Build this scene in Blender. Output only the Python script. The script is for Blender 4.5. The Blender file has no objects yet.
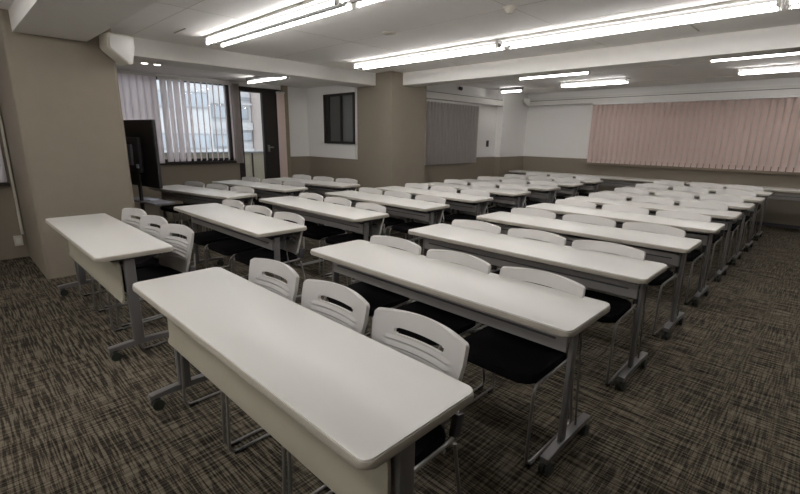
import bpy, bmesh, math, random
from mathutils import Vector, Matrix
random.seed(7)
PI=math.pi
col=bpy.context.scene.collection

# ------------------------------------------------------------------ materials
def new_mat(name):
    m=bpy.data.materials.new(name); m.use_nodes=True
    nt=m.node_tree; b=nt.nodes['Principled BSDF']; return m,nt,b
def plain(name,rgb,rough=.6,metal=0,var=.06,scale=8,bump=0,bscale=200,coat=0):
    m,nt,b=new_mat(name)
    n=nt.nodes.new('ShaderNodeTexNoise'); n.inputs['Scale'].default_value=scale; n.inputs['Detail'].default_value=3
    g=nt.nodes.new('ShaderNodeNewGeometry'); nt.links.new(g.outputs['Position'],n.inputs['Vector'])
    mx=nt.nodes.new('ShaderNodeMix'); mx.data_type='RGBA'
    mx.inputs[6].default_value=(*[c*(1-var) for c in rgb],1); mx.inputs[7].default_value=(*[min(1,c*(1+var)) for c in rgb],1)
    nt.links.new(n.outputs['Fac'],mx.inputs[0]); nt.links.new(mx.outputs[2],b.inputs['Base Color'])
    b.inputs['Roughness'].default_value=rough; b.inputs['Metallic'].default_value=metal
    if coat: b.inputs['Coat Weight'].default_value=coat
    if bump:
        n2=nt.nodes.new('ShaderNodeTexNoise'); n2.inputs['Scale'].default_value=bscale
        nt.links.new(g.outputs['Position'],n2.inputs['Vector'])
        bp=nt.nodes.new('ShaderNodeBump'); bp.inputs['Strength'].default_value=bump; bp.inputs['Distance'].default_value=.003
        nt.links.new(n2.outputs['Fac'],bp.inputs['Height']); nt.links.new(bp.outputs['Normal'],b.inputs['Normal'])
    return m
def emis(name,rgb,s):
    m,nt,b=new_mat(name); b.inputs['Base Color'].default_value=(.8,.8,.8,1)
    b.inputs['Emission Color'].default_value=(*rgb,1); b.inputs['Emission Strength'].default_value=s; return m
def two_tone(name,low,high,z):
    m,nt,b=new_mat(name); g=nt.nodes.new('ShaderNodeNewGeometry'); s=nt.nodes.new('ShaderNodeSeparateXYZ')
    nt.links.new(g.outputs['Position'],s.inputs[0])
    gt=nt.nodes.new('ShaderNodeMath'); gt.operation='GREATER_THAN'; gt.inputs[1].default_value=z
    nt.links.new(s.outputs[2],gt.inputs[0])
    mx=nt.nodes.new('ShaderNodeMix'); mx.data_type='RGBA'; mx.inputs[6].default_value=(*low,1); mx.inputs[7].default_value=(*high,1)
    nt.links.new(gt.outputs[0],mx.inputs[0])
    n=nt.nodes.new('ShaderNodeTexNoise'); n.inputs['Scale'].default_value=160
    nt.links.new(g.outputs['Position'],n.inputs['Vector'])
    bp=nt.nodes.new('ShaderNodeBump'); bp.inputs['Strength'].default_value=.15; bp.inputs['Distance'].default_value=.002
    nt.links.new(n.outputs['Fac'],bp.inputs['Height']); nt.links.new(bp.outputs['Normal'],b.inputs['Normal'])
    nt.links.new(mx.outputs[2],b.inputs['Base Color']); b.inputs['Roughness'].default_value=.85; return m
BROWN=(.25,.216,.168); WHITE=(.84,.825,.80)
M={}
M['wall']=two_tone('painted wallpaper',BROWN,WHITE,1.05)
M['wallbrown']=plain('brown wallpaper',BROWN,.85,bump=.15,bscale=160)
M['ceiling']=plain('ceiling board',(.82,.80,.77),.9,var=.03,bump=.1,bscale=220)
M['beam']=plain('beam paint',(.74,.725,.69),.85,var=.03)
M['top']=plain('pale laminate',(.71,.70,.665),.38,var=.015,scale=3)
M['edge']=plain('grey beige edging',(.44,.41,.35),.5)
M['panel']=plain('beige steel panel',(.37,.35,.275),.5)
M['steel']=plain('grey painted steel',(.19,.185,.185),.42,metal=.35)
M['beam_steel']=plain('grey apron steel',(.30,.29,.28),.45,metal=.25)
M['caster']=plain('dark rubber',(.03,.035,.03),.5)
M['plastic']=plain('white plastic',(.60,.585,.565),.42,var=.02,bump=.05,bscale=400)
M['seat']=plain('black upholstery',(.008,.007,.008),1,bump=.3,bscale=500); M['seat'].node_tree.nodes['Principled BSDF'].inputs['Specular IOR Level'].default_value=.12
M['chrome']=plain('satin chrome tube',(.32,.31,.30),.38,metal=.75)
M['black']=plain('black plastic',(.018,.016,.018),.38)
M['darkgrey']=plain('dark grey plastic',(.06,.055,.065),.5)
M['frame']=plain('dark window frame',(.020,.016,.014),.65)
M['brownframe']=plain('beige window trim',(.30,.25,.18),.5)
M['white']=plain('white enamel',(.68,.67,.64),.4,var=.02)
M['reflector']=plain('dull grey lamp underside',(.085,.084,.08),.6)
M['housing']=plain('grey lamp housing',(.20,.198,.19),.5)
M['offwhite']=plain('off white plastic',(.60,.57,.50),.5,var=.02)
M['tube']=emis('lit fluorescent tube',(1,.968,.955),24.5)
M['downlight']=emis('lit downlight',(1,.9,.8),10)
M['paper']=plain('pale blue paper',(.5,.56,.66),.7)
M['metaldark']=plain('bluish grey steel shelf',(.25,.25,.29),.35,metal=.3)
M['facade']=plain('pale facade tiles',(.62,.63,.655),.8,var=.05,scale=2)
M['facade2']=plain('beige facade',(.56,.49,.46),.8)
M['facade3']=plain('cream balcony wall',(.50,.45,.36),.8)
M['winglass']=plain('facade window glass',(.44,.48,.54),.4,var=.2,scale=1.2)
M['winframe']=plain('facade window frame',(.36,.38,.41),.5)
M['asphalt']=plain('asphalt',(.12,.12,.12),.9)
# louvre slats
def slatmat(name,rgb,trans):
    m,nt,b=new_mat(name); b.inputs['Base Color'].default_value=(*rgb,1); b.inputs['Roughness'].default_value=.8
    n=nt.nodes.new('ShaderNodeTexNoise'); n.inputs['Scale'].default_value=90
    g=nt.nodes.new('ShaderNodeNewGeometry'); mp=nt.nodes.new('ShaderNodeMapping'); mp.inputs['Scale'].default_value=(1,1,6)
    nt.links.new(g.outputs['Position'],mp.inputs[0]); nt.links.new(mp.outputs[0],n.inputs['Vector'])
    mx=nt.nodes.new('ShaderNodeMix'); mx.data_type='RGBA'
    mx.inputs[6].default_value=(*[c*.93 for c in rgb],1); mx.inputs[7].default_value=(*[c*1.07 for c in rgb],1)
    nt.links.new(n.outputs['Fac'],mx.inputs[0]); nt.links.new(mx.outputs[2],b.inputs['Base Color'])
    if trans:
        t=nt.nodes.new('ShaderNodeBsdfTranslucent'); t.inputs[0].default_value=(*rgb,1)
        ms=nt.nodes.new('ShaderNodeMixShader'); ms.inputs[0].default_value=trans
        nt.links.new(b.outputs[0],ms.inputs[1]); nt.links.new(t.outputs[0],ms.inputs[2])
        nt.links.new(ms.outputs[0],nt.nodes['Material Output'].inputs['Surface'])
    return m
M['slat_pink']=slatmat('pinkish beige louvre cloth',(.85,.715,.66),0)
M['slat_grey']=slatmat('grey louvre cloth',(.54,.50,.48),0)
M['slat_white']=slatmat('pale louvre cloth',(.92,.87,.88),.7)
# glass
m,nt,b=new_mat('window glass'); t=nt.nodes.new('ShaderNodeBsdfTransparent'); t.inputs[0].default_value=(.93,.96,.97,1)
gl=nt.nodes.new('ShaderNodeBsdfGlossy'); gl.inputs['Roughness'].default_value=.02
fr=nt.nodes.new('ShaderNodeFresnel'); fr.inputs[0].default_value=1.45
ms=nt.nodes.new('ShaderNodeMixShader'); nt.links.new(fr.outputs[0],ms.inputs[0]); nt.links.new(t.outputs[0],ms.inputs[1]); nt.links.new(gl.outputs[0],ms.inputs[2])
nt.links.new(ms.outputs[0],nt.nodes['Material Output'].inputs['Surface']); M['glass']=m
m,nt,b=new_mat('dark smoked glass'); b.inputs['Base Color'].default_value=(.10,.10,.095,1); b.inputs['Roughness'].default_value=.3
M['darkglass']=m
# carpet: woven tiles with streaks along both directions
def carpet():
    m,nt,b=new_mat('woven carpet tile'); N=nt.nodes.new; L=nt.links.new
    g=N('ShaderNodeNewGeometry')
    def streak(sx,sy,seed,det=2):
        mp=N('ShaderNodeMapping'); mp.inputs['Scale'].default_value=(sx,sy,1); mp.inputs['Location'].default_value=(seed,seed*1.7,0)
        n=N('ShaderNodeTexNoise'); n.inputs['Scale'].default_value=1; n.inputs['Detail'].default_value=det; n.inputs['Roughness'].default_value=.6
        n.noise_dimensions='2D'
        L(g.outputs['Position'],mp.inputs[0]); L(mp.outputs[0],n.inputs['Vector']); return n.outputs['Fac']
    def ramp(f,lo,hi):
        r=N('ShaderNodeMapRange'); r.inputs['From Min'].default_value=lo; r.inputs['From Max'].default_value=hi; L(f,r.inputs['Value']); return r.outputs[0]
    def math_(op,a,b_=None,v=None):
        q=N('ShaderNodeMath'); q.operation=op; L(a,q.inputs[0])
        if b_ is not None: L(b_,q.inputs[1])
        elif v is not None: q.inputs[1].default_value=v
        return q.outputs[0]
    a=ramp(streak(4.2,80,3),.43,.57)       # dashes running along x
    c=ramp(streak(95,4.2,11),.40,.62)      # dashes running along y
    d=ramp(streak(1.6,1.6,31,1),.35,.65)
    # broad area shift between the two directions
    mixd=N('ShaderNodeMix'); mixd.data_type='FLOAT'; L(d,mixd.inputs[0]); 
    a2=math_('MULTIPLY',a,v=.72); a3=math_('MULTIPLY_ADD',a,v=.5); 
    s1=math_('ADD',math_('MULTIPLY',a,v=.72),math_('MULTIPLY',c,v=.28))
    s2=math_('ADD',math_('MULTIPLY',a,v=.45),math_('MULTIPLY',c,v=.55))
    L(s1,mixd.inputs[2]); L(s2,mixd.inputs[3])
    fine=ramp(streak(160,160,5,1),.3,.7)
    f=math_('ADD',math_('MULTIPLY',mixd.outputs[0],v=.86),math_('MULTIPLY',fine,v=.14))
    cr=N('ShaderNodeValToRGB'); L(f,cr.inputs[0])
    e=cr.color_ramp.elements; e[0].position=.08; e[0].color=(.014,.011,.008,1); e[1].position=.9; e[1].color=(.185,.160,.118,1)
    k=e.new(.5); k.color=(.078,.066,.049,1)
    L(cr.outputs[0],b.inputs['Base Color']); b.inputs['Roughness'].default_value=.97; b.inputs['Specular IOR Level'].default_value=.15
    bp=N('ShaderNodeBump'); bp.inputs['Strength'].default_value=.5; bp.inputs['Distance'].default_value=.004; L(f,bp.inputs['Height']); L(bp.outputs[0],b.inputs['Normal'])
    return m
M['carpet']=carpet()

# ------------------------------------------------------------------ mesh helpers
class MB:
    def __init__(s): s.bm=bmesh.new()
    def _fin(s,vs,mat): 
        bmesh.ops.transform(s.bm,matrix=mat,verts=vs)
    def box(s,c,d,rot=(0,0,0),bev=0,seg=2):
        r=bmesh.ops.create_cube(s.bm,size=1); vs=r['verts']
        bmesh.ops.scale(s.bm,vec=Vector(d),verts=vs)
        if bev:
            es=list({e for v in vs for e in v.link_edges})
            r2=bmesh.ops.bevel(s.bm,geom=es,offset=bev,segments=seg,affect='EDGES',profile=.5)
            vs=list({v for f in r2['faces'] for v in f.verts}|{v for v in vs if v.is_valid})
        from mathutils import Euler
        s._fin(vs,Matrix.Translation(Vector(c))@Euler(rot).to_matrix().to_4x4()); return s
    def span(s,x0,x1,y0,y1,z0,z1,bev=0): return s.box(((x0+x1)/2,(y0+y1)/2,(z0+z1)/2),(abs(x1-x0),abs(y1-y0),abs(z1-z0)),bev=bev)
    def cyl(s,a,b,r,r2=None,n=12):
        a,b=Vector(a),Vector(b); d=b-a; q=d.to_track_quat('Z','Y').to_matrix().to_4x4()
        res=bmesh.ops.create_cone(s.bm,cap_ends=True,segments=n,radius1=r,radius2=r if r2 is None else r2,depth=d.length)
        s._fin(res['verts'],Matrix.Translation((a+b)/2)@q); return s
    def tube(s,pts,r,n=8,fil=.05):
        # rounded polyline swept with a circle
        P=[Vector(p) for p in pts]; Q=[P[0]]
        for i in range(1,len(P)-1):
            a=(P[i-1]-P[i]); b=(P[i+1]-P[i]); f=min(fil,a.length*.45,b.length*.45)
            p0=P[i]+a.normalized()*f; p2=P[i]+b.normalized()*f
            for k in range(6):
                t=k/5; Q.append(p0*(1-t)**2+P[i]*2*t*(1-t)+p2*t*t)
        Q.append(P[-1]); rings=[]; prev=None
        for i,p in enumerate(Q):
            t=(Q[min(i+1,len(Q)-1)]-Q[max(i-1,0)]).normalized()
            if prev is None: nrm=t.orthogonal().normalized()
            else: nrm=(prev-t*prev.dot(t)).normalized()
            prev=nrm; bn=t.cross(nrm)
            rings.append([s.bm.verts.new(p+(nrm*math.cos(2*PI*k/n)+bn*math.sin(2*PI*k/n))*r) for k in range(n)])
        for A,B in zip(rings,rings[1:]):
            for k in range(n): s.bm.faces.new((A[k],A[(k+1)%n],B[(k+1)%n],B[k]))
        s.bm.faces.new(rings[0][::-1]); s.bm.faces.new(rings[-1]); return s
    def prism(s,outline,z0,z1,bev=0,axis='z'):
        # extruded outline; axis z: (x,y), axis x: (y,z), axis y: (x,z)
        def P(a,b,h): return {'z':(a,b,h),'x':(h,a,b),'y':(a,h,b)}[axis]
        lo=[s.bm.verts.new(P(a,b,z0)) for a,b in outline]; hi=[s.bm.verts.new(P(a,b,z1)) for a,b in outline]
        n=len(outline); fs=[s.bm.faces.new(lo[::-1]),s.bm.faces.new(hi)]
        for i in range(n): fs.append(s.bm.faces.new((lo[i],lo[(i+1)%n],hi[(i+1)%n],hi[i])))
        if bev:
            es=[e for e in fs[0].edges]+[e for e in fs[1].edges]
            bmesh.ops.bevel(s.bm,geom=es,offset=bev,segments=2,affect='EDGES',profile=.5)
        return s
    def build(s,name,mat,parent=None,smooth=False,loc=None,rz=0):
        bmesh.ops.recalc_face_normals(s.bm,faces=s.bm.faces)
        me=bpy.data.meshes.new(name); s.bm.to_mesh(me); s.bm.free()
        me.materials.append(M[mat] if isinstance(mat,str) else mat)
        if smooth:
            for p in me.polygons: p.use_smooth=True
            try: me.set_sharp_from_angle(angle=math.radians(40))
            except Exception: pass
        o=bpy.data.objects.new(name,me); col.objects.link(o)
        if parent: o.parent=parent
        if loc: o.location=loc
        o.rotation_euler.z=rz
        return o
def rrect(x0,x1,y0,y1,r,n=5):
    out=[]
    for cx,cy,a in ((x1-r,y1-r,0),(x0+r,y1-r,PI/2),(x0+r,y0+r,PI),(x1-r,y0+r,3*PI/2)):
        for k in range(n+1):
            t=a+PI/2*k/n; out.append((cx+r*math.cos(t),cy+r*math.sin(t)))
    return out
def empty(name,loc=(0,0,0),rz=0):
    o=bpy.data.objects.new(name,None); col.objects.link(o); o.location=loc; o.rotation_euler=(0,0,rz); o.empty_display_size=.1; return o
def tag(o,label=None,cat=None,group=None,kind=None):
    if label: o['label']=label
    if cat: o['category']=cat
    if group: o['group']=group
    if kind: o['kind']=kind
    return o
def struct(o,label=None,cat=None): 
    o['kind']='structure'
    if label: o['label']=label
    if cat: o['category']=cat
    return o
def kids(o): return [c for c in bpy.data.objects if c.parent==o]
def copy_tree(src,parent=None):
    c=src.copy(); col.objects.link(c); c.parent=parent
    for ch in TREE.get(src.name,[]): copy_tree(ch,c)
    return c
TREE={}
def register(o):
    TREE[o.name]=kids(o)
    for c in TREE[o.name]: register(c)

# ------------------------------------------------------------------ room shell
CZ=2.53; ALC=2.41; XL=-8.1; XN=-6.85; XF=-5.9; YB=10.3; YF=-3.0; XR=3.6; Y5=5.5
struct(MB().span(-8.4,XR+.15,YF-.15,YB+.15,-.12,0).build('floor','carpet'),'dark brown and beige woven carpet tile floor','floor')
c=MB(); c.span(-8.4,XR+.15,YF-.15,YB+.15,CZ,CZ+.12)
struct(c.build('ceiling','ceiling'),'off-white board ceiling of the classroom','ceiling')
struct(MB().span(-8.25,-6.5,1.46,Y5,ALC,CZ-.001).build('ceiling_alcove','ceiling'),'lower white ceiling over the window alcove','ceiling')
# window wall: x = XL, openings window 2.58..3.84 z 1.02..2.36, door 3.95..4.92 z 0..2.33
w=MB(); T=XL-.16
w.span(T,XL,1.3,1.90,0,CZ).span(T,XL,1.90,3.86,0,1.0).span(T,XL,1.90,3.86,2.37,CZ).span(T,XL,3.86,3.95,0,CZ).span(T,XL,3.95,4.98,2.33,CZ).span(T,XL,4.98,Y5+.1,0,CZ)
struct(w.build('wall_left','wall'),'window wall of the alcove, brown below and white above','wall')
struct(MB().span(XN-.16,XN,YF-.15,-1.4,0,CZ).span(XN-.16,XN,.50,.575,0,CZ).span(XN-.16,XN,-1.4,.50,0,.89).span(XN-.16,XN,-1.4,.5,2.26,CZ).build('wall_left_near','wallbrown'),'dark brown wall strip left of the near pillar','wall')
struct(MB().span(XL-.16,-6.5,Y5,Y5+.15,0,CZ).build('wall_alcove','wall'),'white over brown wall at the alcove end with a small window','wall')
struct(MB().span(XF-.16,XF,6.3,YB+.15,0,CZ).build('wall_left_far','wall'),'white over brown wall behind the grey blind','wall')
struct(MB().span(XF-.16,XR+.15,YB,YB+.15,0,CZ).build('wall_back','wall'),'far wall, white above brown, with the pink blind','wall')
struct(MB().span(XR,XR+.15,YF-.15,YB+.15,0,CZ).build('wall_right','wall'),'white over brown right wall','wall')
struct(MB().span(XN-.16,XR+.15,YF-.15,YF,0,CZ).build('wall_front','wall'),'white over brown front wall','wall')
struct(MB().span(XL-.16,-5.6,.575,1.46,-.03,CZ+.03,bev=.03).build('pillar','wallbrown'),'wide brown pillar at left with a white speaker','pillar')
struct(MB().span(-6.5,-5.6,Y5-.002,6.38,0,CZ,bev=.004).build('pillar','wallbrown'),'brown pillar in the middle distance between two beams','pillar')
struct(MB().span(XF,-5.74,9.2,YB,0,CZ).build('pillar','wall'),'shallow white and brown pilaster in the far corner','pillar')
struct(MB().span(-5.615,XR,.65,1.22,2.35,CZ+.01).build('ceiling_beam','beam'),'off-white ceiling beam crossing over the first desks','beam')
struct(MB().span(-6.5,-6.0,1.2,5.52,2.33,CZ+.01).build('ceiling_beam','beam'),'off-white beam running from near pillar to middle pillar','beam')
struct(MB().span(-5.62,XR,5.76,6.08,2.33,CZ+.01).build('ceiling_beam','beam'),'off-white ceiling beam crossing from the middle pillar to the right','beam')
struct(MB().span(XF,-5.76,6.38,9.25,2.19,2.31,bev=.004).build('trim_1','beam'),'white curtain box above the grey blind','trim')
struct(MB().span(-5.76,XR,10.13,YB,2.24,2.34,bev=.004).build('trim_2','beam'),'white curtain box above the pink blind','trim')
struct(MB().span(-5.76,XR,10.20,YB,2.34,2.40).build('trim_3','beam'),'thin ledge above the far curtain box','trim')
struct(MB().span(-4.12,2.6,10.20,YB,.93,.975,bev=.004).build('trim_8','brownframe'),'beige sill below the pink blind','trim')
struct(MB().span(-5.76,XR,10.124,10.13,2.335,2.347).build('trim_9','steel'),'thin dark strip standing in for the shaded gap at the far curtain box','trim')  # dark colour stands in for the shade of a recess here
struct(MB().span(XF+.02,-5.754,6.38,9.25,2.305,2.317).build('trim_10','steel'),'thin grey edge line of the side curtain box','trim')
# baseboards
struct(MB().span(XF,XR,YB-.012,YB,0,.06).build('baseboard_back','darkgrey'),'dark baseboard along the far wall','baseboard')
struct(MB().span(XL,-6.5,Y5-.014,Y5-.002,0,.06).build('baseboard_alcove','darkgrey'),'dark baseboard at the alcove end wall','baseboard')
# white corner trim of the alcove wall beside the pillar
struct(MB().span(-6.555,-6.5,Y5-.02,Y5,1.05,2.33,bev=.003).build('trim_4','white'),'white corner trim beside the middle pillar','trim')

# window 1 (alcove, to the street)
w1=empty('window_1',(XL,3.2,1.0)); struct(w1,'dark framed street window behind the white louvres','window')
f=MB()
f.span(-.10,-.04,-1.30,.66,0,.05).span(-.10,-.04,-1.30,.66,1.32,1.37).span(-.10,-.04,-1.30,-1.25,0,1.37).span(-.10,-.04,-.62,-.57,0,1.37).span(-.10,-.04,.61,.66,0,1.37)
f.build('window_frame','frame',w1)
MB().span(-.075,-.065,-1.25,.61,.05,1.32).build('pane','glass',w1)
MB().span(-.12,.05,-1.30,.68,-.04,0,bev=.004).build('window_sill','frame',w1)
# door to balcony
d1=empty('door_1',(XL,4.45,0)); struct(d1,'dark framed glazed balcony door','door')
f=MB(); f.span(-.14,.02,-.50,-.40,0,2.33).span(-.14,.02,-.5,.4,2.25,2.33).span(-.14,-.02,.42,.53,0,2.33).span(-.14,.0,-.5,.53,0,.05)
f.build('door_frame','frame',d1)
MB().span(-.08,-.07,-.40,.05,.06,2.25).build('pane','glass',d1)
lf=MB().span(-.06,.02,.03,.42,.03,2.25,bev=.004); lf.build('door_leaf','frame',d1)
h=MB().box((.045,.10,1.22),(.05,.03,.13),bev=.006).box((.065,.14,1.24),(.02,.11,.025),bev=.005); h.build('door_handle','chrome',d1)
# beige trim board right of the door
struct(MB().span(XL,XL+.06,4.90,5.02,0,ALC,bev=.004).build('trim_5','brownframe'),'beige vertical trim right of the balcony door','trim')
# window 2 (small, alcove end wall)
w2=empty('window_2',(-7.0,Y5,1.33)); struct(w2,'small dark sliding window in the alcove end wall','window')
f=MB(); f.span(-.47,.46,-.05,-.0,0,.045).span(-.47,.46,-.05,0,.875,.92).span(-.47,-.42,-.05,0,0,.92).span(.42,.46,-.05,0,0,.92).span(-.42,-.30,-.03,-.005,.045,.875).span(.045,.085,-.045,-.004,.04,.88)
f.build('window_frame','frame',w2)
MB().span(-.42,.44,-.014,-.003,.03,.89).build('pane','darkglass',w2)
w3=empty('window_3',(XN,-.45,.89)); struct(w3,'dark framed window behind the near left blind','window')
f=MB(); f.span(-.1,-.04,-.95,.95,0,.05).span(-.1,-.04,-.95,.95,1.32,1.37).span(-.1,-.04,-.95,-.9,0,1.37).span(-.1,-.04,.9,.95,0,1.37).span(-.1,-.04,-.02,.03,0,1.37)
f.build('window_frame','frame',w3); MB().span(-.075,-.065,-.9,.9,.05,1.32).build('pane','glass',w3)
# near window sill at far left
struct(MB().span(XN,XN+.06,-1.7,.52,.86,.89).build('trim_6','frame'),'dark sill under the near left blind','trim')

# ------------------------------------------------------------------ blinds
def blind(name,label,L,H,mat,ang,parent_loc,rz,pitch=.1,width=.112,bar=True):
    """slats hang along local +x from 0..L, top at z=0"""
    t=empty(name,parent_loc,rz); tag(t,label,'blind')
    MB().span(0,L,-.025,.02,-.045,0,bev=.004).build('headrail','white',t)
    s=MB(); n=int(L/pitch)
    for i in range(n):
        a=ang(i,n); cx=(i+.5)*pitch
        r=bmesh.ops.create_grid(s.bm,x_segments=4,y_segments=1,size=.5)
        vs=r['verts']
        for v in vs:
            u=v.co.x; zz=v.co.y
            x=u*width; yb=.018*(1-4*u*u)
            v.co=Vector((cx+x*math.cos(a)-yb*math.sin(a), x*math.sin(a)+yb*math.cos(a), -.045-(H-.045)*(.5-zz)))
        f3=bmesh.ops.solidify(s.bm,geom=list({f for v in vs for f in v.link_faces}),thickness=.0012)
    s.build('slats',mat,t)
    ch=MB(); w=MB()
    for i in range(n):
        a=ang(i,n); cx=(i+.5)*pitch
        ch.box((cx,0,-H-.006),(width*.9,.004,.022),rot=(0,0,a))
    ch.build('bottom_weights',mat,t)
    MB().cyl((.03,-.02,-.04),(.03,-.02,-H*.75),.003,n=6).build('cord','white',t)
    return t
blind('vertical_blind','long pinkish beige vertical blind on the far wall',6.6,1.24,'slat_pink',lambda i,n:.28,(-4.06,10.09,2.24),0,width=.090)
blind('vertical_blind','grey vertical blind beside the middle pillar',1.95,1.22,'slat_grey',lambda i,n:-.15,(XF+.08,8.36,2.18),-PI/2,width=.093)
blind('vertical_blind','closed pale mauve vertical blind left of the street window',.80,1.38,'slat_white',lambda i,n:.25,(XL+.075,2.62,2.39),-PI/2)
def oa(i,n): 
    k=n-1-i
    return (.05,.45,.1,.5,.75)[k] if k<5 else 1.12
blind('vertical_blind','half-open white vertical blind over the street window',1.22,1.34,'slat_white',oa,(XL+.075,3.86,2.37),-PI/2,pitch=.1,width=.1)
blind('vertical_blind','mauve vertical blind at the left picture edge',1.9,1.36,'slat_white',lambda i,n:.25,(XN+.06,.50,2.28),-PI/2)
# bundle of curtain slats at window/door post
cu=empty('curtain_bundle',(XL+.06,3.92,.95)); tag(cu,'narrow bundle of drawn dark louvres between window and balcony door','blind')
s=MB()
for k in range(6): s.box((.0+.002*k,-.05+.022*k,.71),(.09,.004,1.40),rot=(0,0,.15*math.sin(k*2.1)))
s.build('slats','slat_grey',cu); MB().span(-.04,.04,-.07,.08,1.41,1.44).build('headrail','white',cu)
cu=empty('curtain_bundle',(XL+.07,4.845,.30)); tag(cu,'pinkish gathered louvre bundle right of the balcony door','blind')
s=MB()
for k in range(5): s.box((.0,-.055+.026*k,.98),(.07,.005,1.96),rot=(0,0,.35+.12*math.sin(k*2.1)))
s.build('slats','slat_pink',cu); MB().span(-.04,.04,-.075,.075,1.96,1.99).build('headrail','white',cu)

# ------------------------------------------------------------------ ceiling lights
def fixture(L,tubes,gap,label,loc,group=None):
    t=empty('ceiling_light',loc); tag(t,label,'ceiling light')
    h=MB()
    if tubes==2:
        h.span(0,L,-.115,.115,-.026,0)
        MB().prism([(-.105,-.0262),(.105,-.0262),(.045,-.034),(.014,-.072),(-.014,-.072),(-.045,-.034)],.03,L-.03,axis='x').build('reflector','reflector',t)
    else:
        h.prism([(-.05,0),(.05,0),(.022,-.05),(-.022,-.05)],0,L,axis='x')
    h.build('housing','white' if tubes==2 else 'housing',t)
    ys=[-gap/2,gap/2] if tubes==2 else [0]
    tz=-.066 if tubes==2 else -.078
    for y in ys:
        MB().cyl((.03,y,tz),(L-.03,y,tz),.0145,n=12).build('fluorescent_tube','tube',t,smooth=True)
        for x in (.012,L-.012):
            MB().box((x,y,tz+.012),(.022,.036,.07),bev=.004).build('lamp_holder','white',t)
    return t
fixture(2.37,2,.17,'long twin-tube light over the front desks, left of its row',(-5.33,2.40,CZ))
fixture(2.37,2,.17,'twin-tube light entering the top edge of the picture',(-2.93,2.40,CZ))
fixture(2.46,2,.17,'long twin-tube light that starts above the middle pillar',(-5.41,4.61,CZ))
fixture(2.37,2,.17,'long twin-tube light right of the middle lamp joint',(-2.90,4.61,CZ))
fixture(2.37,2,.17,'twin-tube light beyond the right picture edge',(-.50,4.61,CZ))
fixture(1.2,1,0,'short light just behind the far beam, left of its row',(-4.16,7.1,CZ))
fixture(1.9,1,0,'light just behind the far beam at the right edge',(-1.42,7.0,CZ))
fixture(1.2,2,.14,'short bright twin light near the far wall above the pink blind',(-4.13,8.68,CZ))
fixture(1.9,2,.14,'bright twin light near the far wall at the right edge',(-1.35,8.62,CZ))
fixture(.52,1,0,'very short light near the far left corner',(-5.60,8.85,CZ))
fixture(1.25,1,0,'short single-tube light in the window alcove',(-7.48,3.90,ALC))
fixture(2.37,2,.17,'added unseen twin-tube light before the near beam',(-5.1,-.6,CZ))  # out of view, added to light the near desks
fixture(2.37,2,.17,'added unseen twin-tube light behind the camera, nearer the beam',(-2.6,-.6,CZ))  # second unseen fixture added for light on the near desks
fixture(2.37,2,.17,'added unseen twin-tube light near the front wall, left one',(-5.1,-2.2,CZ))  # extra unseen row, added so the visible tubes need less strength
fixture(2.37,2,.17,'added unseen twin-tube light near the front wall, right one',(-2.6,-2.2,CZ))  # also added out of view, fill for the near desks
# downlights
for y,l in ((2.17,'nearer small round downlight in the alcove ceiling'),(2.33,'farther small round downlight in the alcove ceiling')):
    t=empty('downlight',(-7.03,y,ALC)); tag(t,l,'downlight')
    MB().cyl((0,0,-.012),(0,0,0),.052,n=20).build('rim','white',t); MB().cyl((0,0,-.016),(0,0,-.012),.038,n=20).build('lamp','downlight',t)
# smoke detector, round vent, ceiling slots
t=empty('smoke_detector',(-2.2,3.53,CZ)); tag(t,'round white smoke detector on the ceiling','smoke detector')
MB().cyl((0,0,-.015),(0,0,0),.06,n=24).build('base','offwhite',t,smooth=True); MB().cyl((0,0,-.05),(0,0,-.015),.028,.05,n=24).build('sensor_head','offwhite',t,smooth=True)
t=empty('ceiling_diffuser',(-3.65,3.53,CZ)); tag(t,'small flat slotted outlet in the ceiling before the middle light','ceiling outlet')
MB().cyl((0,0,-.008),(0,0,0),.075,n=24).build('plate','offwhite',t)
s=MB()
for k in range(4): s.box((-.045+.03*k,0,-.010),(.014,.05,.004))
s.build('slots','edge',t)
for i,(x,y,L,l) in enumerate([(-5.25,2.0,.32,'dark ceiling slot right of the near beam corner'),(-1.24,5.3,.34,'thin ceiling joint slot before the far beam at right')]):
    if i==0: o=MB().box((0,0,-.004),(L,.012,.008)).build('ceiling_slot','edge',None,loc=(x,y,CZ))
    else: o=MB().box((0,0,-.004),(.008,L,.008)).build('ceiling_slot','edge',None,loc=(x,y,CZ))
    tag(o,l,'ceiling slot')
# thin joints of the ceiling boards
s=MB()
for y in (1.72,3.55,4.30): s.span(-5.98,XR,y-.002,y+.002,CZ-.001,CZ+.001)
for x in (-4.3,-2.2,-.4,1.4): s.span(x-.002,x+.002,1.25,5.74,CZ-.001,CZ+.001)
for y in (7.6,9.4): s.span(-5.88,XR,y-.003,y+.003,CZ-.002,CZ+.001)
struct(s.build('trim_7','edge'),'thin joints between the ceiling boards','trim')
# security camera on far left wall
t=empty('security_camera',(XF+.005,7.7,2.46)); tag(t,'small dark camera high on the wall above the grey blind','camera')
MB().box((.015,0,0),(.03,.07,.07),bev=.006).build('mount','beam',t); MB().cyl((.03,0,0),(.09,0,-.02),.035,n=16).build('lens_housing','black',t,smooth=True)
# wall switch
t=empty('wall_switch',(XF+.001,8.88,1.35)); tag(t,'small dark switch panel on the white wall right of the grey blind','switch')
MB().box((.006,0,0),(.012,.09,.14),bev=.003).build('plate','darkgrey',t); MB().box((.014,0,.0),(.006,.04,.07),bev=.002).build('rocker','black',t)
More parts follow.
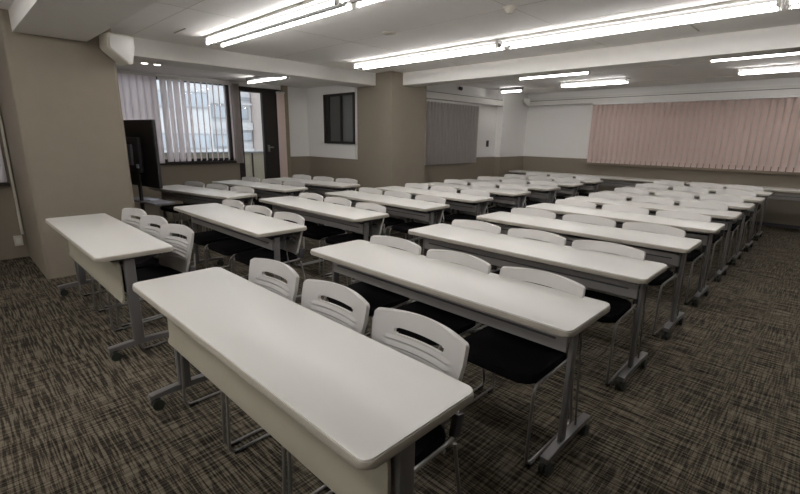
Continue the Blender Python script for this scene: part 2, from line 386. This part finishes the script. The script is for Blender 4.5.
# conduit and outlet at far left
t=empty('wall_conduit',(XN+.012,.548,.28)); tag(t,'thin beige vertical conduit in the corner left of the near pillar','conduit')
MB().span(-.012,.012,-.012,.012,0,2.2,bev=.003).build('channel','offwhite',t)
t=empty('wall_outlet',(XN,.50,.21)); tag(t,'beige outlet box at the foot of the corner conduit','outlet')
MB().box((.02,0,0),(.04,.08,.12),bev=.006).build('box','offwhite',t); MB().box((.043,0,0),(.006,.045,.07),bev=.002).build('socket','white',t)

# speaker on near pillar
def speaker(label,loc,rz,s=1):
    t=empty('wall_speaker',loc,rz); tag(t,label,'speaker')
    b=MB(); 
    o=[(-.12,.13),(.10,.13),(.135,.11),(.14,.02),(.10,-.15),(.07,-.165),(.04,-.16),(-.13,-.03),(-.15,.0),(-.14,.11)]
    o=[(a*s*.9,c*s*.95) for a,c in o]
    b.prism(o,-.26*s,-.05,axis='y',bev=.02*s)
    b.build('cabinet','offwhite',t,smooth=True)
    g=MB(); g.prism([(a*.86,c*.86) for a,c in o],-.272*s,-.255*s,axis='y',bev=.006); g.build('grille','white',t,smooth=True)
    MB().box((0,-.03,0),(.08,.06,.1),bev=.004).build('bracket','darkgrey',t)
    return t
sp=speaker('white wall speaker on the near brown pillar under the beam',(-5.6,1.43,2.30),PI/2+.12)
sp2=speaker('small white speaker high in the far left corner',(-5.66,10.02,2.33),PI/4,.62)

# ------------------------------------------------------------------ display on stand (seen from its back)
tv=empty('display_stand',(-6.68,1.80,0),math.radians(9)); tag(tv,'black flat display on a black floor stand, back turned to the camera','display')
pn=MB().box((0,.0,1.215),(1.25,.045,.84),bev=.01).build('screen_housing','black',tv)
x=MB().box((-.02,-.045,1.20),(.62,.05,.44),bev=.012).build('rear_cover','darkgrey',tv)
vs=MB()
for k in range(9): vs.box((-.2+.05*k,-.0715,1.34),(.03,.003,.05))
vs.build('vents','black',tv)
MB().box((.05,-.085,1.20),(.20,.03,.26),bev=.004).build('mount_plate','metaldark',tv)
pl=MB().box((.12,-.075,1.12),(.05,.02,.09)).box((.24,-.075,1.06),(.05,.02,.05)); pl.build('cable_sockets','paper',tv)
MB().box((0,.022,1.215),(1.20,.004,.79)).build('screen','darkglass',tv)
for xx in (-.2,.2): MB().box((xx,-.06,.60),(.05,.03,1.2),bev=.004).build('post','black',tv)
MB().box((.22,.03,.60),(.80,.26,.022),bev=.004).build('shelf','metaldark',tv)
for xx in (-.2,.2):
    MB().box((xx,-.0,.055),(.06,.62,.03),bev=.004).build('foot','black',tv)
MB().box((.0,-.06,.30),(.4,.025,.06),bev=.003).build('crossbar','black',tv)
for xx in (-.2,.2):
    for yy in (-.28,.28): MB().cyl((xx-.014,yy,.022),(xx+.014,yy,.022),.022,n=14).build('caster','caster',tv)
t=empty('booklet',(-6.50,1.86,.612),.5); tag(t,'pale blue booklet lying on the display stand shelf','booklet')
MB().box((0,0,.006),(.21,.15,.012),bev=.002).build('cover','paper',t); MB().box((.0,-.003,.006),(.2,.149,.008)).build('pages','white',t)

# ------------------------------------------------------------------ desks
W=1.82; DP=.455; HT=.72
def make_desk(front_panel):
    t=empty('folding_desk')
    tp=MB().prism(rrect(0,W,0,DP,.030),HT-.026,HT-.001,bev=.003)
    to=tp.build('tabletop','top',t,smooth=True)
    MB().prism(rrect(-.003,W+.003,-.003,DP+.003,.032),HT-.032,HT-.007,bev=.008).build('edge_band','edge',to,smooth=True)
    MB().prism(rrect(.05,W-.05,.04,DP-.04,.02),HT-.045,HT-.03).build('underside','steel',t)
    for x,s in ((.052,1),(W-.052,-1)):
        if front_panel:
            p=MB().box((x,.185,.375),(.042,.066,.60),bev=.012)
        else:
            p=MB(); p.prism([(.145,.09),(.195,.09),(.210,.655),(.160,.655)],x-.011,x+.011,axis='x',bev=.006)
            MB().cyl((x,.255,.66),(x,.325,.10),.005,n=8).build('stay_rod','steel',t)
        p.build('leg','steel',t,smooth=True)
        ft=MB(); ft.prism([(.0,.07),(.465,.07),(.465,.098),(.30,.105),(.12,.105),(.0,.098)],x-.020,x+.020,axis='x',bev=.005)
        ft.build('foot','steel',t,smooth=True)
        for y in (.035,.43):
            cst=MB(); cst.cyl((x-.024,y,.030),(x-.005,y,.030),.030,n=18).cyl((x+.005,y,.030),(x+.024,y,.030),.030,n=18).cyl((x-.007,y,.030),(x+.007,y,.030),.013,n=10).box((x,y,.057),(.020,.026,.028),bev=.003)
            cst.build('caster','caster',t,smooth=True)
        br=MB(); br.prism([(.09,.69),(.40,.69),(.36,.655),(.26,.62),(.17,.62),(.12,.655)],x+s*.026,x+s*.034,axis='x')
        br.box((x,.23,.68),(.05,.3,.02),bev=.004)
        br.build('flip_bracket','darkgrey',t)
    # apron beam tying the two legs
    if front_panel:
        mp=MB(); mp.prism([(.118,.672),(.132,.672),(.138,.60),(.136,.40),(.130,.378),(.118,.372),(.114,.384),(.124,.41),(.126,.60)],.082,W-.052,axis='x')
        mp.build('modesty_panel','panel',t,smooth=True)
        MB().box((W/2,.22,.60),(W-.22,.03,.06),bev=.006).build('apron','steel',t)
    else:
        MB().span(.067,W-.067,.15,.172,.545,.64,bev=.006).build('apron','beam_steel',t)
        sh=MB(); sh.span(.12,W-.12,.14,.38,.60,.606)
        for k in range(3): sh.cyl((.11,.19+.08*k,.612),(W-.11,.19+.08*k,.612),.005,n=6)
        sh.build('book_shelf','darkgrey',t)
    return t
# ------------------------------------------------------------------ chair
def make_chair():
    t=empty('stacking_chair')
    # backrest shell
    bm=bmesh.new(); NU,NV=44,78; zb,zt=.45,.776; grid={}
    for j in range(NV+1):
        v=j/NV
        for i in range(NU+1):
            u=-1+2*i/NU
            wdt=.205+.034*min(1,v/.75)
            if v>.92:
                q=(v-.93)/.07; wdt-=.022*(1-math.sqrt(max(0,1-q*q)))
            if v<.10:
                q=(.10-v)/.10; wdt-=.04*(1-math.sqrt(max(0,1-q*q)))
            x=u*wdt
            arch=.011*(1-u*u)*max(0,v-.2)/.8
            z=zb+(zt-zb)*v+arch
            y=.215+.085*v-.040*u*u*(.6+.4*v)-(.02*max(0,v-.85)/.15*0)
            if .28<v<.685 and abs(u)<.78: y+=-.0050*max(0,math.sin((v-.28)/.405*PI*2*5.5))**2*min(1,(0.78-abs(u))/.12)
            grid[i,j]=bm.verts.new((x,y,z))
    j0,j1=56,62
    for j in range(NV):
        for i in range(NU):
            uc=-1+2*(i+.5)/NU
            if j0<=j<j1:
                q=(j-j0+.5)/(j1-j0)*2-1
                if abs(uc)<.44+.10*math.sqrt(max(0,1-q*q)): continue
            bm.faces.new((grid[i,j],grid[i+1,j],grid[i+1,j+1],grid[i,j+1]))
    bmesh.ops.recalc_face_normals(bm,faces=bm.faces)
    bmesh.ops.solidify(bm,geom=bm.faces[:],thickness=.016)
    bmesh.ops.delete(bm,geom=[v for v in bm.verts if not v.link_faces],context='VERTS')
    me=bpy.data.meshes.new('backrest'); bmesh.ops.recalc_face_normals(bm,faces=bm.faces); bm.to_mesh(me); bm.free()
    me.materials.append(M['plastic'])
    for p in me.polygons: p.use_smooth=True
    me.set_sharp_from_angle(angle=math.radians(50))
    o=bpy.data.objects.new('backrest',me); col.objects.link(o); o.parent=t
    # seat cushion
    b=MB(); b.prism(rrect(-.225,.225,-.20,.20,.06),.405,.452,bev=.014); b.build('seat','seat',t,smooth=True)
    b=MB(); b.prism(rrect(-.20,.20,-.17,.18,.05),.39,.406); b.build('seat_pan','darkgrey',t)
    for s in (-1,1):
        b=MB(); x=s*.238
        b.tube([(s*.20,.262,.60),(s*.236,.235,.50),(x,.19,.425),(x,-.185,.415),(x,-.20,.012),(x,.27,.012),(x,.20,.40)],.0074,n=8,fil=.05)
        b.build('side_frame','chrome',t,smooth=True)
        MB().box((s*.232,.212,.47),(.028,.045,.09),rot=(-.25,0,0),bev=.008).build('hinge','darkgrey',t,smooth=True)
        for y in (-.155,.22): MB().box((x,y,.010),(.026,.05,.012),bev=.003).build('glide','black',t)
    b=MB(); b.cyl((-.238,-.10,.40),(.238,-.10,.40),.009,n=8).cyl((-.238,.14,.40),(.238,.14,.40),.009,n=8); b.build('cross_tube','chrome',t)
    return t
desk_panel=make_desk(True); register(desk_panel)
desk_open=make_desk(False); register(desk_open)
chair0=make_chair(); register(chair0)
used=set()
def put(src,x,y,rz,label,cat,group):
    o=src if src.name not in used else copy_tree(src)
    used.add(src.name)
    o.location=(x,y,0); o.rotation_euler=(0,0,rz); tag(o,label,cat,group); return o
ORD=['front','second','third','fourth','fifth','sixth','seventh','eighth','ninth']
SEAT=['left','middle','right']
A=[(-4.985,.572),(-4.965,1.645),(-4.965,2.62),(-4.95,3.585),(-4.975,4.53),(-4.98,5.53),(-4.98,6.50),(-4.98,7.42),(-4.97,8.30)]
B=[(-2.495,.585),(-2.475,1.655),(-2.48,2.625),(-2.49,3.62),(-2.495,4.60),(-2.50,5.62),(-2.50,6.58),(-2.49,7.52),(-2.49,8.52)]
for cname,rows in (('middle column',A),('right column',B)):
    for k,(x,y) in enumerate(rows):
        if k==0: lab='white desk with beige front panel, '+('front row, beside the near brown pillar' if cname[0]=='m' else 'nearest to the camera at the bottom')
        else: lab='white folding desk, %s row of the %s of desks'%(ORD[k],cname)
        put(desk_panel if k==0 else desk_open,x,y,0,lab,'desk','desks with beige front panels' if k==0 else 'folding desks in rows')
        offs=(.375,.925,1.465) if cname[0]=='r' else (.425,.965,1.51); dy=.195 if cname[0]=='r' else .215
        if k==0: offs=(.385,.925,1.445) if cname[0]=='r' else (.43,.96,1.49); dy=.345 if cname[0]=='r' else .36
        for q,of in enumerate(offs):
            r=random.Random(k*10+q+(0 if cname[0]=='m' else 500))
            jx=r.uniform(-.012,.012) if k else 0; jy=r.uniform(-.012,.012) if k else 0; jr=r.uniform(-.03,.03)
            put(chair0,x+of+jx,y+dy+jy,jr if k or cname[0]=='r' else .12+jr*.5,'white-backed black-seat chair, %s seat at the %s desk of the %s'%(SEAT[q],ORD[k],cname),'chair','white-backed chairs at the desks')
Z=[((-7.09,2.04),math.radians(11.5)),((-7.33,3.06),math.radians(8.2)),((-7.22,3.98),math.radians(8.8))]
for k,((x,y),a) in enumerate(Z):
    put(desk_open,x,y,a,'white desk turned slightly in the window alcove, '+['nearest the display','middle of three','farthest, before the small dark window'][k],'desk','desks in the window alcove')
    for q,of in enumerate((.42,.96,1.50)):
        lx,ly=of,.215
        put(chair0,x+lx*math.cos(a)-ly*math.sin(a),y+lx*math.sin(a)+ly*math.cos(a),a,'white-backed chair, %s seat at the %s alcove desk'%(SEAT[q],['near','middle','far'][k]),'chair','white-backed chairs in the alcove')
for x,l in ((-5.68,'white desk against the far wall, in the left corner'),(-3.83,'white desk against the far wall, between the two desk columns'),(-1.98,'white desk against the far wall behind the right column'),(-.13,'white desk against the far wall at the right edge')):
    put(desk_open,x,9.52,0,l,'desk','desks against the far wall')

# ------------------------------------------------------------------ outside
struct(MB().span(-60,-8.4,-40,50,-8.3,-8).build('ground','asphalt'),'street far below the windows','street')
bw=empty('balcony_parapet',(-9.35,4.2,0)); struct(bw,'cream balcony wall outside the door','balcony')
MB().span(-.08,.08,-3,1.9,-.2,1.09).build('wall','facade3',bw)
MB().span(-.10,.10,-3,1.9,1.09,1.12).build('coping','winframe',bw)
s=MB()
for y in (-.35,.22,.62): s.span(.08,.095,y-.015,y+.015,-.2,1.09)
s.build('posts','frame',bw)
struct(MB().span(-9.45,-8.25,1.2,6.2,-.25,-.15).build('balcony_floor','facade3'),'balcony slab outside','balcony')
def building(name,label,loc,wy,z1,mat,wins,bands,extra=None):
    t=empty(name,(loc[0],loc[1],-8)); tag(t,label,'building')
    MB().span(-6,0,0,wy,0,z1+8).build('wall',mat,t)
    for (y0,y1,a,b) in wins:
        fr=MB().span(0,.06,y0-loc[1],y1-loc[1],a+8,b+8).build('window','winframe',t)
        g=MB(); n=max(1,round((y1-y0)/.7)); st=(y1-y0)/n
        for k in range(n): g.span(.06,.075,y0-loc[1]+k*st+.05,y0-loc[1]+(k+1)*st-.05,a+8.06,b+8-.06)
        g.build('pane','winglass',fr)
    for (y0,y1,a,b) in bands:
        MB().span(0,.12,y0-loc[1],y1-loc[1],a+8,b+8).build('balcony',mat if isinstance(mat,str) else mat,t)
    return t
building('office_building','pale blue-white building across the street with ribbon windows',(-18,3.0),4.75,3.6,'facade',
  [(6.7,7.65,2.43,3.03),(6.3,7.6,.9,1.5),(4.4,6.2,2.4,3.0),(4.4,6.0,.9,1.5),(6.7,7.65,-.9,-.2)],[])
building('apartment_building','white building with balcony bands seen through the balcony door',(-18.6,7.76),1.98,5.2,'facade',
  [(8.0,8.7,2.1,2.65),(8.95,9.6,2.1,2.6),(8.95,9.7,1.2,1.62),(8.0,8.6,.95,1.5),(9.0,9.7,2.88,3.02),(8.2,9.7,3.5,3.95)],[(7.9,9.74,1.68,1.98),(7.9,9.74,2.70,2.78),(7.9,9.74,.55,.9)])
building('tower_building','beige building corner at the right of the street view',(-17.6,9.78),4,6.5,'facade2',[(10.9,11.8,1.6,2.4),(10.9,11.8,-.2,.6)],[])

# ------------------------------------------------------------------ world
wd=bpy.data.worlds.new('World'); bpy.context.scene.world=wd; wd.use_nodes=True
nt=wd.node_tree; bg=nt.nodes['Background']
tc=nt.nodes.new('ShaderNodeTexCoord'); no=nt.nodes.new('ShaderNodeTexNoise'); no.inputs['Scale'].default_value=2.5
nt.links.new(tc.outputs['Generated'],no.inputs['Vector'])
cr=nt.nodes.new('ShaderNodeValToRGB'); cr.color_ramp.elements[0].color=(.88,.90,.94,1); cr.color_ramp.elements[1].color=(1,1,1,1)
nt.links.new(no.outputs['Fac'],cr.inputs[0]); nt.links.new(cr.outputs[0],bg.inputs['Color']); bg.inputs['Strength'].default_value=1.9

# ------------------------------------------------------------------ camera
cam=bpy.data.cameras.new('camera'); co=bpy.data.objects.new('camera',cam); col.objects.link(co)
yaw,pitch,roll=math.radians(44.26),math.radians(13.91),math.radians(.80)
fwd=Vector((-math.sin(yaw)*math.cos(pitch),math.cos(yaw)*math.cos(pitch),-math.sin(pitch)))
rt=Vector((math.cos(yaw),math.sin(yaw),0)); up=rt.cross(fwd)
r=math.cos(roll)*rt+math.sin(roll)*up; u=-math.sin(roll)*rt+math.cos(roll)*up
mw=Matrix((( r.x,u.x,-fwd.x,0),(r.y,u.y,-fwd.y,0),(r.z,u.z,-fwd.z,1.466),(0,0,0,1)))
co.matrix_world=mw
cam.sensor_fit='HORIZONTAL'; cam.sensor_width=36; cam.lens=443.2/800*36; cam.clip_start=.05; cam.clip_end=200
sc=bpy.context.scene; sc.camera=co
sc.view_settings.view_transform='Standard'; sc.view_settings.look='None'; sc.view_settings.exposure=.08; sc.view_settings.gamma=1
